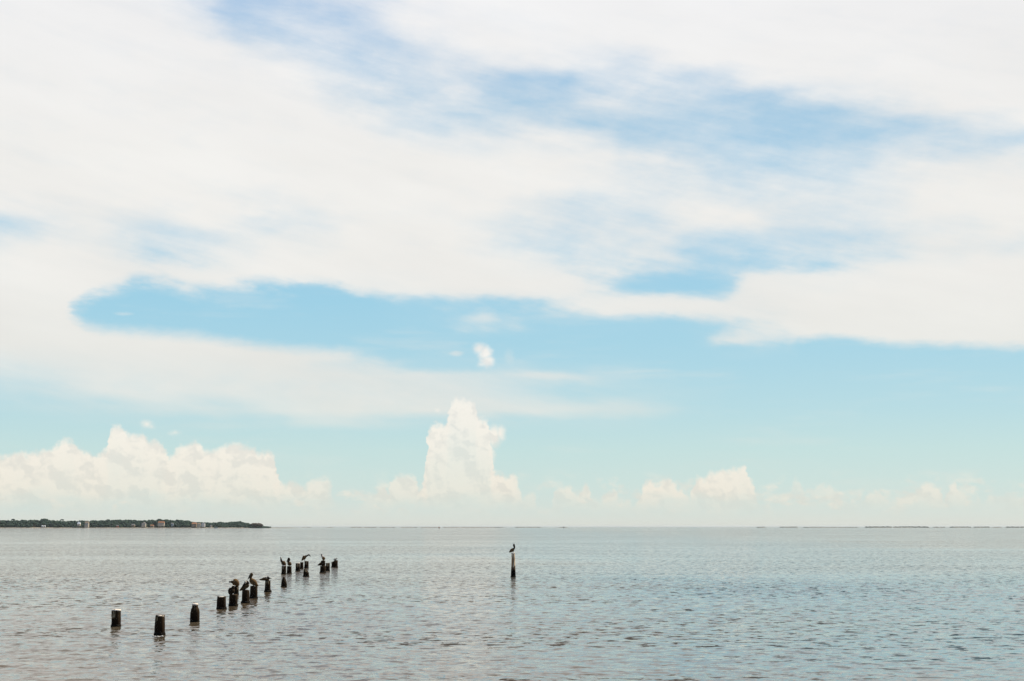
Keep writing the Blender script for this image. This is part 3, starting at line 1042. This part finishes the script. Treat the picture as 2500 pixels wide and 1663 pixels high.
bird('brown_pelican', 'P9', [(790.5, 1367.5, 1.8), (790.3, 1365, 3.2), (789.3, 1362.6, 3.3), (788, 1360.6, 2.5)], [(787, 1358.6, 1.6), (785.8, 1356.8, 1.5)],
     (785, 1355, 1.8), [(784.9, 1356, 1.1), (786, 1361, .6)], 'pelican with pale neck standing behind the dark preening one', (789.5, 1366), neck_mat=1, head_mat=3,
     body_mats=[M_wing, M_pinkneck, M_whitef, M_dark, M_leg])
bird('brown_pelican', 'P7', [(776, 1380, .9), (780, 1378.2, 2.3), (785.5, 1376.2, 4.0), (790, 1374.4, 4.6), (791.5, 1373, 4.0)], [(790, 1371.2, 2.6), (788.5, 1370.4, 2.4)],
     (786.5, 1370.8, 2.3), [(786.5, 1372.4, 1.4), (789, 1378.5, .7)], 'dark pelican crouched and preening with its tail pointing left', (787, 1379.5), body_mats=[M_dark, M_dark, M_dark, M_bill, M_leg], front=-.14)
bird('brown_pelican', 'LONE', [(1243.3, 1348.6, .9), (1246, 1346.4, 2.3), (1250, 1343.6, 3.6), (1253.6, 1340.8, 3.0)], [(1255.8, 1338, 1.7), (1256.2, 1334.4, 1.4), (1255.6, 1331.4, 1.4)],
     (1254.6, 1329.4, 1.8), [(1253.8, 1330.6, 1.1), (1254.6, 1337.6, .6)], 'pelican with white crown perched alone on the tall bleached pole', (1253.4, 1345), crown=(1255.6, 1327.9, 1.4),
     group='pelican on the single pole', body_mats=[M_wing, M_dark, M_whitef, M_bill, M_leg], head_mat=1)
bird('gull', 'P10', [(814.5, 1366.6, .6), (816.8, 1365.8, 1.5), (819, 1365.2, 2.2), (821, 1364.6, 1.9)], [(821.8, 1363.7, 1.2)],
     (822.4, 1362.9, 1.25), [(823.4, 1363, .4), (824.8, 1363.3, .25)], 'small white gull resting on the notched pile at the right of the group', (819.5, 1367), kind='gull', cat='gull', group='gull on a pile',
     body_mats=[M_whitef, M_whitef, M_whitef, M_bill, M_leg], head_mat=0, neck_mat=0)


# ------------------------------------------------------------------ island
ISL = 4500.0
US = ISL / F                                         # metres per photo pixel at the island
WOOD_TOP = [(-900, 1270), (-500, 1268), (-250, 1271), (-100, 1268), (0, 1269.5), (30, 1271), (50, 1271), (75, 1269.6), (98, 1270), (107, 1270), (112, 1268), (122, 1268), (128, 1270.4),
            (155, 1271), (166, 1272), (200, 1271.4), (230, 1271.4), (270, 1270), (275, 1271), (300, 1269.4), (325, 1269.4), (345, 1271), (375, 1269.6), (395, 1269),
            (410, 1268.6), (425, 1270.4), (440, 1269.5), (465, 1271.4), (480, 1274.5), (505, 1275.6), (520, 1276.5), (545, 1274.6), (560, 1275.4), (580, 1273.6), (590, 1273), (605, 1276.5), (616, 1279), (630, 1281.5), (650, 1284.6), (668, 1286)]
ISL_BASE = 1286 + CAM_H / ISL * F                    # row of the waterline there
ix = lambda px: (px - 1250) * US
iz = lambda py: (ISL_BASE - py) * US

M_sand = simple('pale_beach_sand', (.36, .31, .24), (.52, .46, .37), .05, rough=.95)
M_scrubland = simple('scrub_ground', (.045, .042, .025), (.13, .11, .07), .06, rough=.95)
M_leaf = simple('dark_evergreen_foliage', (.012, .026, .020), (.040, .070, .042), .12, rough=.9, lo=.3, hi=.7, bump=.5, bdist=1.0, third=(.022, .045, .030))
M_leaf2 = simple('brownish_foliage', (.035, .026, .018), (.10, .070, .048), .15, rough=.9)
M_bark = simple('bark', (.05, .035, .022), (.11, .08, .05), .8, rough=.95)


def ridge(name, x0, x1, d0, width, heights, material, beach=None, n=240, seed=1):
    """low land: a strip along X from x0 to x1 at distance d0, heights(t) in metres"""
    g = random.Random(seed)
    bm = bmesh.new()
    cross = [(-1.0, -1.0), (-.93, .25), (-.80, .9), (-.6, 1.6), (-.3, .8), (0, 1.0), (.5, .8), (1.0, -1.0)]
    prev_ = None
    for i in range(n + 1):
        t = i / n
        x = x0 + (x1 - x0) * t
        e = min(1, t * n / 6, (1 - t) * n / 14) if beach is None else min(1, (1 - t) * n / beach)
        wob = math.sin(t * 37 + seed) * .06 + math.sin(t * 91) * .03
        line = []
        for j, (c_, hh) in enumerate(cross):
            y = d0 + width * .5 + c_ * width * .5 * (.35 + .65 * e) + wob * width * .3
            if j in (0, 7): z = -1.0
            elif j < 4: z = hh * (.5 + .5 * e) * (1 if width > 70 else .45)
            else: z = (1.6 if width > 70 else .7) + hh * heights(x) * e
            line.append(bm.verts.new((x, y, z + (g.uniform(-.15, .15) if j not in (0, 7) else 0))))
        if prev_:
            for j in range(len(cross) - 1):
                f = bm.faces.new((prev_[j], line[j], line[j + 1], prev_[j + 1]))
                f.material_index = 0 if j < 3 else 1
        prev_ = line
    o = from_bm(name, bm, [M_sand, material])
    tag(o, kind='structure')
    return o


ridge('island', ix(-900), ix(668), ISL, 240, lambda x: 5.0 * min(1, max(0, (ix(640) - x) / 150)), M_scrubland, beach=26, n=420)
ridge('sand_spit', ix(655), ix(722), ISL + 30, 60, lambda x: .8, M_scrubland, seed=4, n=60)

ICO = None


def ico(subdiv=2):
    b_ = bmesh.new()
    bmesh.ops.create_icosphere(b_, subdivisions=subdiv, radius=1.0)
    v = np.array([tuple(q.co) for q in b_.verts]); f = np.array([[q.index for q in p_.verts] for p_ in b_.faces])
    b_.free()
    return v, f


ICO = ico(3)


def lump(V, Fc, c_, r, sz, g, k=.22):
    """one leafy clump with a broken, knobbly surface"""
    v, f = ICO
    ph = g.uniform(0, 6.28, 6)
    n = 1 + k * (np.sin(v[:, 0] * 4.1 + ph[0]) * np.sin(v[:, 1] * 3.7 + ph[1]) + .7 * np.sin(v[:, 2] * 6.3 + ph[2]) * np.sin(v[:, 0] * 7.1 + ph[3])) + g.normal(0, .06, len(v))
    q = v * n[:, None] * np.array([r * g.uniform(.85, 1.25), r, sz])
    base_ = sum(len(a) for a in V)
    V.append(q + np.array(c_)); Fc.append(f + base_)


def np_mesh(name, V, Fc, m, parent=None):
    co = np.concatenate(V).astype(np.float32); q = np.concatenate(Fc).astype(np.int32)
    me = bpy.data.meshes.new(name)
    me.vertices.add(len(co)); me.vertices.foreach_set('co', co.ravel())
    me.loops.add(q.size); me.loops.foreach_set('vertex_index', q.ravel())
    me.polygons.add(len(q)); me.polygons.foreach_set('loop_start', np.arange(0, q.size, 3, dtype=np.int32))
    me.update(calc_edges=True)
    return link_mesh(name, me, m, parent, smooth=False)


def woodland():
    g = np.random.default_rng(3)
    V, Fc = [], []
    xs = [a for a, _ in WOOD_TOP]; ys = [b_ for _, b_ in WOOD_TOP]
    for rowi, (dy, share, step) in enumerate([(150, 1.0, 4.2), (105, .97, 4.6), (72, .80, 5.0), (48, .55, 5.5)]):
        px = -880.0
        while px < 664:
            top = iz(np.interp(px, xs, ys)) * (1 + dy / ISL) * share * g.uniform(.90, 1.03)
            r = g.uniform(4.0, 7.5)
            sz = min(g.uniform(3.6, 6.0), max(1.2, top * .35))
            if rowi < 3 or g.random() < .7:
                lump(V, Fc, (ix(px) * (1 + dy / ISL), ISL + dy + g.uniform(-12, 12), top - sz), r, sz, g)
                lump(V, Fc, (ix(px) * (1 + dy / ISL) + g.uniform(-4, 4), ISL + dy + g.uniform(-14, 2), top - sz * 2.0), r * 1.1, sz * 1.1, g)
            px += step * g.uniform(.6, 1.3) * (1.6 if px < -60 else 1)
    o = np_mesh('woodland', V, Fc, M_leaf)
    tag(o, 'dark green wood covering the long low island at the left', 'woodland', kind='stuff')


woodland()


def shade_tree(px, top, w, label, leaf=None, dy=140, group='trees rising above the island wood', name='tree', base_z=4.0):
    g = np.random.default_rng(int(px))
    x, y = ix(px) * (1 + dy / ISL), ISL + dy
    zt = iz(top) * (1 + dy / ISL)
    root = empty(name, (x, y, base_z))
    tag(root, label, 'tree', group)
    bm = bmesh.new()
    tube(bm, [(0, 0, -1.5, .55), (.2, 0, (zt - base_z) * .4, .42), (-.1, .1, (zt - base_z) * .75, .25)], 0, 1, 8)
    for k in range(4):
        a = k * 1.6
        z0 = (zt - base_z) * (.42 + .06 * k)
        tube(bm, [(0, 0, z0, .22), (math.cos(a) * w * US * .2, math.sin(a) * 2, z0 + 2.2, .15), (math.cos(a) * w * US * .34, math.sin(a) * 3, z0 + 4, .07)], 0, 1, 6)
    from_bm('trunk', bm, M_bark, root)
    V, Fc = [], []
    W_ = w * US / 2
    for k in range(16):
        a, rr = g.uniform(0, 6.28), math.sqrt(g.random()) * .75
        r = W_ * g.uniform(.28, .42)
        dz = (1 - rr ** 2) * min(W_, 7) * .45
        lump(V, Fc, (math.cos(a) * rr * W_, math.sin(a) * rr * W_, zt - base_z - r * .7 - min(W_, 7) * .45 + dz), r, r * .72, g)
    np_mesh('crown', V, Fc, leaf or M_leaf, root)


shade_tree(42, 1267.4, 9, 'small round crown poking out of the island wood, left of the broad domed crown')
shade_tree(117, 1266.6, 18, 'broad domed crown standing highest over the island wood')
shade_tree(160.5, 1268, 9, 'narrow crown poking out of the island wood, right of the broad domed crown')
shade_tree(272, 1268.4, 9, 'pointed crown over the island wood, right of the cream two-storey house')
shade_tree(395, 1267.4, 9, 'small crown above the house with the orange roof')
shade_tree(630, 1277.6, 30, 'low brownish spreading tree at the right tip of the island', leaf=M_leaf2, dy=60, group='tree on the island tip', base_z=1.5)


# ------------------------------------------------------------------ houses on the island
def box(bm, x0, x1, y0, y1, z0, z1, mi=0):
    v = [bm.verts.new((x, y, z)) for z in (z0, z1) for (x, y) in ((x0, y0), (x1, y0), (x1, y1), (x0, y1))]
    for q in ((3, 2, 1, 0), (4, 5, 6, 7), (0, 1, 5, 4), (1, 2, 6, 5), (2, 3, 7, 6), (3, 0, 4, 7)):
        f = bm.faces.new([v[i] for i in q]); f.material_index = mi


M_white = simple('white_render', (.62, .60, .55), (.80, .78, .73), .5, rough=.8)
M_cream = simple('cream_render', (.50, .42, .32), (.64, .56, .44), .5, rough=.8)
M_tan = simple('tan_boards', (.26, .19, .13), (.38, .29, .20), .6, rough=.85)
M_red = simple('weathered_red_paint', (.22, .07, .05), (.32, .12, .08), .6, rough=.85)
M_orange = simple('terracotta_tiles', (.42, .17, .08), (.58, .27, .14), .8, rough=.85)
M_greyroof = simple('grey_shingles', (.16, .15, .15), (.26, .25, .24), .8, rough=.85)
M_bluegrey = simple('blue_grey_boards', (.20, .26, .32), (.30, .37, .43), .6, rough=.85)
M_whiteroof = simple('white_metal_roof', (.75, .75, .72), (.85, .85, .83), .8, rough=.4)
M_glass = mat('dark_window_glass', lambda nt, b: (setattr(b.inputs['Base Color'], 'default_value', (.02, .03, .035, 1)), setattr(b.inputs['Roughness'], 'default_value', .08)))
M_doorp = simple('door_paint', (.10, .07, .05), (.16, .11, .08), .8, rough=.6)


def house(px, w_px, eave, ridge_, label, wall, roof, dy=26, depth=8.0, gable='x', storeys=2, porch=False, z0=None, name='house', cat='house'):
    k = 1 + dy / ISL
    w = w_px * US
    ze, zr = iz(eave) * k, iz(ridge_) * k
    zb = 1.2 if z0 is None else iz(z0) * k
    root = empty(name, (ix(px) * k, ISL + dy, zb))
    tag(root, label, cat, 'houses along the island shore')
    ze -= zb; zr -= zb
    low = -zb - .5
    bm = bmesh.new()
    box(bm, -w / 2, w / 2, 0, depth, -1.0, ze)
    if gable == 'y':
        a = [bm.verts.new(p_) for p_ in ((-w / 2, 0.0, ze), (w / 2, 0.0, ze), (0, 0.0, zr - .15))]
        bm.faces.new(a)
    from_bm('wall', bm, wall, root, smooth=False)
    if z0 is not None and z0 < 1284.5:
        bm = bmesh.new()                                   # posts and skirt down to the dune
        for i in range(4):
            xx = -w / 2 + .4 + (w - .8) * i / 3
            box(bm, xx - .2, xx + .2, .2, .6, low, -1.0)
            box(bm, xx - .2, xx + .2, depth - .6, depth - .2, low, -1.0)
            box(bm, xx - .12, xx + .12, .603, depth - .603, -1.5, -1.2)
        box(bm, -w / 2 + .1, w / 2 - .1, .15, .65, -1.19, -1.003)
        box(bm, -w / 2 + .1, w / 2 - .1, depth - .65, depth - .15, -1.19, -1.003)
        from_bm('stilt_frame', bm, wall, root, smooth=False)
    bm = bmesh.new()
    o = .5
    if gable == 'y':
        P_ = [(-w / 2 - o, -o, ze - .1), (0, -o, zr), (w / 2 + o, -o, ze - .1), (-w / 2 - o, depth + o, ze - .1), (0, depth + o, zr), (w / 2 + o, depth + o, ze - .1)]
    else:
        P_ = [(-w / 2 - o, -o, ze - .1), (-w / 2 + (.9 if w > 6 else 0), depth / 2, zr), (-w / 2 - o, depth + o, ze - .1), (w / 2 + o, -o, ze - .1), (w / 2 - (.9 if w > 6 else 0), depth / 2, zr), (w / 2 + o, depth + o, ze - .1)]
    v = [bm.verts.new(p_) for p_ in P_]
    if gable == 'y':
        bm.faces.new((v[0], v[1], v[4], v[3])); bm.faces.new((v[1], v[2], v[5], v[4]))
    else:
        bm.faces.new((v[0], v[3], v[4], v[1])); bm.faces.new((v[1], v[4], v[5], v[2])); bm.faces.new((v[0], v[1], v[2])); bm.faces.new((v[3], v[5], v[4]))
    bmesh.ops.recalc_face_normals(bm, faces=bm.faces[:])
    bmesh.ops.solidify(bm, geom=bm.faces[:], thickness=.2)
    rf = from_bm('roof', bm, roof, root, smooth=False)
    nw = max(2, int(w / 3.2))
    st = max(1, storeys)
    for f_ in range(st):
        zc = (ze + .2) * (f_ + .55) / st
        for i in range(nw):
            xx = -w / 2 + w * (i + .5) / nw
            bm = bmesh.new()
            if f_ == 0 and i == nw // 2:
                box(bm, xx - .55, xx + .55, -.06, .02, zc - 1.2, zc + .9)
                from_bm('door', bm, M_doorp, root, smooth=False)
            else:
                box(bm, xx - .7, xx + .7, -.05, .02, zc - .65, zc + .65)
                wo_ = from_bm('window', bm, M_white, root, smooth=False)
                bm = bmesh.new()
                box(bm, xx - .58, xx + .58, -.07, -.052, zc - .53, zc + .53)
                from_bm('pane', bm, M_glass, wo_, smooth=False)
    if porch:
        bm = bmesh.new()
        box(bm, -w / 2, w / 2, -2.2, -.003, ze * .5 - .15, ze * .5)
        for i in range(4):
            xx = -w / 2 + .2 + (w - .4) * i / 3
            box(bm, xx - .12, xx + .12, -2.15, -1.95, -.8, ze * .5 - .153)
        from_bm('balcony', bm, M_white, root, smooth=False)
    return root


house(200.5, 6.5, 1279.5, 1274.5, 'small house whose white roof glints brightly among the trees', M_cream, M_whiteroof, gable='x', storeys=1, z0=1282.5, depth=9)
house(220, 9, 1276.5, 1273.5, 'cream two-storey house with a tan roof right of the white-roofed house', M_cream, M_tan, storeys=3, z0=1287, porch=True)
house(113, 3.6, 1284.2, 1282.6, 'small white beach hut, left one of a pair', M_white, M_whiteroof, storeys=1, z0=1286.6, dy=10, depth=4, name='beach_hut', cat='hut')
house(118.6, 3.2, 1284.2, 1282.8, 'small white beach hut, right one of a pair', M_white, M_whiteroof, storeys=1, z0=1286.6, dy=10, depth=4, name='beach_hut', cat='hut')
house(294, 5, 1284, 1281.5, 'small weathered red cabin low by the island beach', M_red, M_greyroof, storeys=1, z0=1287, dy=12, depth=6)
house(332, 8, 1281.6, 1279.6, 'long grey-roofed cottage left of the pale gabled house', M_tan, M_greyroof, storeys=1, z0=1285, dy=14)
house(358, 9.5, 1278.5, 1274.6, 'pale gabled house with a grey roof, left of the orange-roofed house', M_cream, M_greyroof, gable='y', z0=1286, porch=True)
house(400, 15, 1277, 1272.6, 'largest house of the island, pale walls under an orange tiled roof', M_cream, M_orange, storeys=2, z0=1284, porch=True)
house(427, 4.5, 1279, 1276.8, 'small blue-grey house right of the orange-roofed one', M_bluegrey, M_greyroof, storeys=1, z0=1282.5)
house(378, 8, 1283, 1281.4, 'low tan cottage in front of the orange-roofed house', M_tan, M_orange, storeys=1, z0=1286.4, dy=8, depth=6)
house(480, 11, 1279, 1276, 'tan house with an orange roof, left of the far cluster', M_tan, M_orange, storeys=2, z0=1286)
house(491.5, 8, 1279.8, 1277.2, 'white-walled house with a tan roof in the middle of the far cluster', M_cream, M_tan, storeys=2, z0=1286.5, dy=20)
house(502, 8, 1278.2, 1275.6, 'white gabled house at the right end of the far cluster', M_white, M_greyroof, storeys=2, gable='y', z0=1285.5)
house(521, 4, 1284, 1282.4, 'tiny cream cottage right of the far cluster of houses', M_cream, M_greyroof, storeys=1, z0=1287, dy=12, depth=5)


# ------------------------------------------------------------------ boat and markers
def motorboat(px, dist, label):
    s = dist / F
    root = empty('motorboat', ((px - 1250) * s, dist, 0), R(8))
    tag(root, label, 'boat')
    bm = bmesh.new()
    secs = [(-5, 1.5, 1.3), (-2, 1.7, 1.4), (2, 1.5, 1.6), (4.4, .8, 1.9), (5.8, .06, 2.2)]
    prev_ = None
    for (x, w, h) in secs:
        line = [bm.verts.new(p_) for p_ in ((x, -w, h), (x, -w * .8, .2), (x, 0, -.3), (x, w * .8, .2), (x, w, h))]
        if prev_:
            for j in range(4): bm.faces.new((prev_[j], line[j], line[j + 1], prev_[j + 1]))
            bm.faces.new((prev_[0], prev_[4], line[4], line[0]))
        else:
            bm.faces.new(line)
        prev_ = line
    from_bm('hull', bm, M_white, root, smooth=False)
    bm = bmesh.new(); box(bm, -1.6, 1.8, -1.0, 1.0, 1.45, 3.0)
    from_bm('cabin', bm, M_white, root, smooth=False)
    bm = bmesh.new(); box(bm, -1.5, 1.83, -1.03, 1.03, 2.2, 2.75)
    from_bm('windscreen', bm, M_glass, root, smooth=False)
    bm = bmesh.new(); box(bm, -2.0, 2.0, -1.2, 1.2, 3.003, 3.12)
    from_bm('cabin_roof', bm, M_white, root, smooth=False)


motorboat(533, 3900.0, 'small white motorboat off the island beach')
M_orpaint = simple('orange_paint', (.55, .16, .05), (.68, .24, .08), .8, rough=.6)
M_dkpaint = simple('dark_paint', (.03, .035, .035), (.06, .06, .055), .8, rough=.6)


def marker(px, dist, h, paint, label):
    s = dist / F
    root = empty('channel_marker', ((px - 1250) * s, dist, 0))
    tag(root, label, 'marker', 'channel markers near the horizon')
    bm = bmesh.new()
    lathe(bm, [(-2, .35, 0, 0), (h * .5, .32, 0, 0), (h, .28, 0, 0)], 10, int(px), .02)
    from_bm('post', bm, M_dkpaint, root)
    bm = bmesh.new()
    box(bm, -1.5, 1.5, -.45, -.35, h * .5, h * .5 + 2.6)
    from_bm('board', bm, paint, root, smooth=False)
    bm = bmesh.new()
    lathe(bm, [(h, .2, 0, 0), (h + .25, .2, 0, 0), (h + .5, .08, 0, 0)], 10, 3, .0)
    from_bm('lantern', bm, M_glass, root)


marker(1073.5, 3000.0, 3.4, M_orpaint, 'tiny orange-boarded marker on the horizon left of the lone pole')
marker(1375, 3600.0, 3.6, M_dkpaint, 'tiny dark marker on the horizon right of the lone pole')

# ------------------------------------------------------------------ low cays along the horizon
FAR = 7200.0
UF = FAR / F
SEGS = [(738, 762, 1.0), (800, 818, 1.2), (857, 922, 1.8), (927, 968, 1.6), (980, 1022, 1.8), (1028, 1070, 1.5), (1082, 1232, 1.5), (1258, 1322, 1.8), (1366, 1384, 1.6),
        (1846, 1867, 2.6), (1903, 1947, 3.0), (1958, 2092, 2.0), (2107, 2264, 4.2), (2274, 2302, 2.6), (2314, 2368, 3.4), (2372, 2412, 3.2), (2417, 2442, 2.4), (2450, 2760, 3.6)]
for i, (a, b_, h) in enumerate(SEGS):
    x0, x1 = (a - 1250) * UF, (b_ - 1250) * UF
    ridge('low_island', x0, x1, FAR, 60, lambda x: .15, M_scrubland, seed=i, n=40)
    g = np.random.default_rng(40 + i)
    V, Fc = [], []
    x = x0 + 5
    while x < x1 - 5:
        hh = h * g.uniform(.7, 1.2) + .9
        r = g.uniform(3.5, 7.0)
        if g.random() < .9:
            lump(V, Fc, (x, FAR + 26 + g.uniform(-10, 10), hh - h * .5), r, h * .55, g)
        x += r * g.uniform(.9, 1.6)
    o = np_mesh('shoreline_scrub', V, Fc, M_leaf if a > 1800 else M_leaf2)
    tag(o, 'thin dark line of scrub on the low land along the right horizon' if a > 1800 else 'faint brown line of scrub on the low land along the middle horizon', 'scrub', kind='stuff')


# ------------------------------------------------------------------ sea air
bm = bmesh.new()
box(bm, -70000, 70000, -70000, 70000, -3.0, 36.0)
hz = bpy.data.materials.new('sea_haze')
hz.use_nodes = True
hn = hz.node_tree
hn.nodes.clear()
pv = hn.nodes.new('ShaderNodeVolumePrincipled')
pv.inputs['Color'].default_value = (.86, .93, .96, 1)
pv.inputs['Density'].default_value = 1.5e-5
pv.inputs['Anisotropy'].default_value = .2
ho = hn.nodes.new('ShaderNodeOutputMaterial')
hn.links.new(pv.outputs[0], ho.inputs['Volume'])
tag(from_bm('haze', bm, hz, smooth=False), kind='stuff')
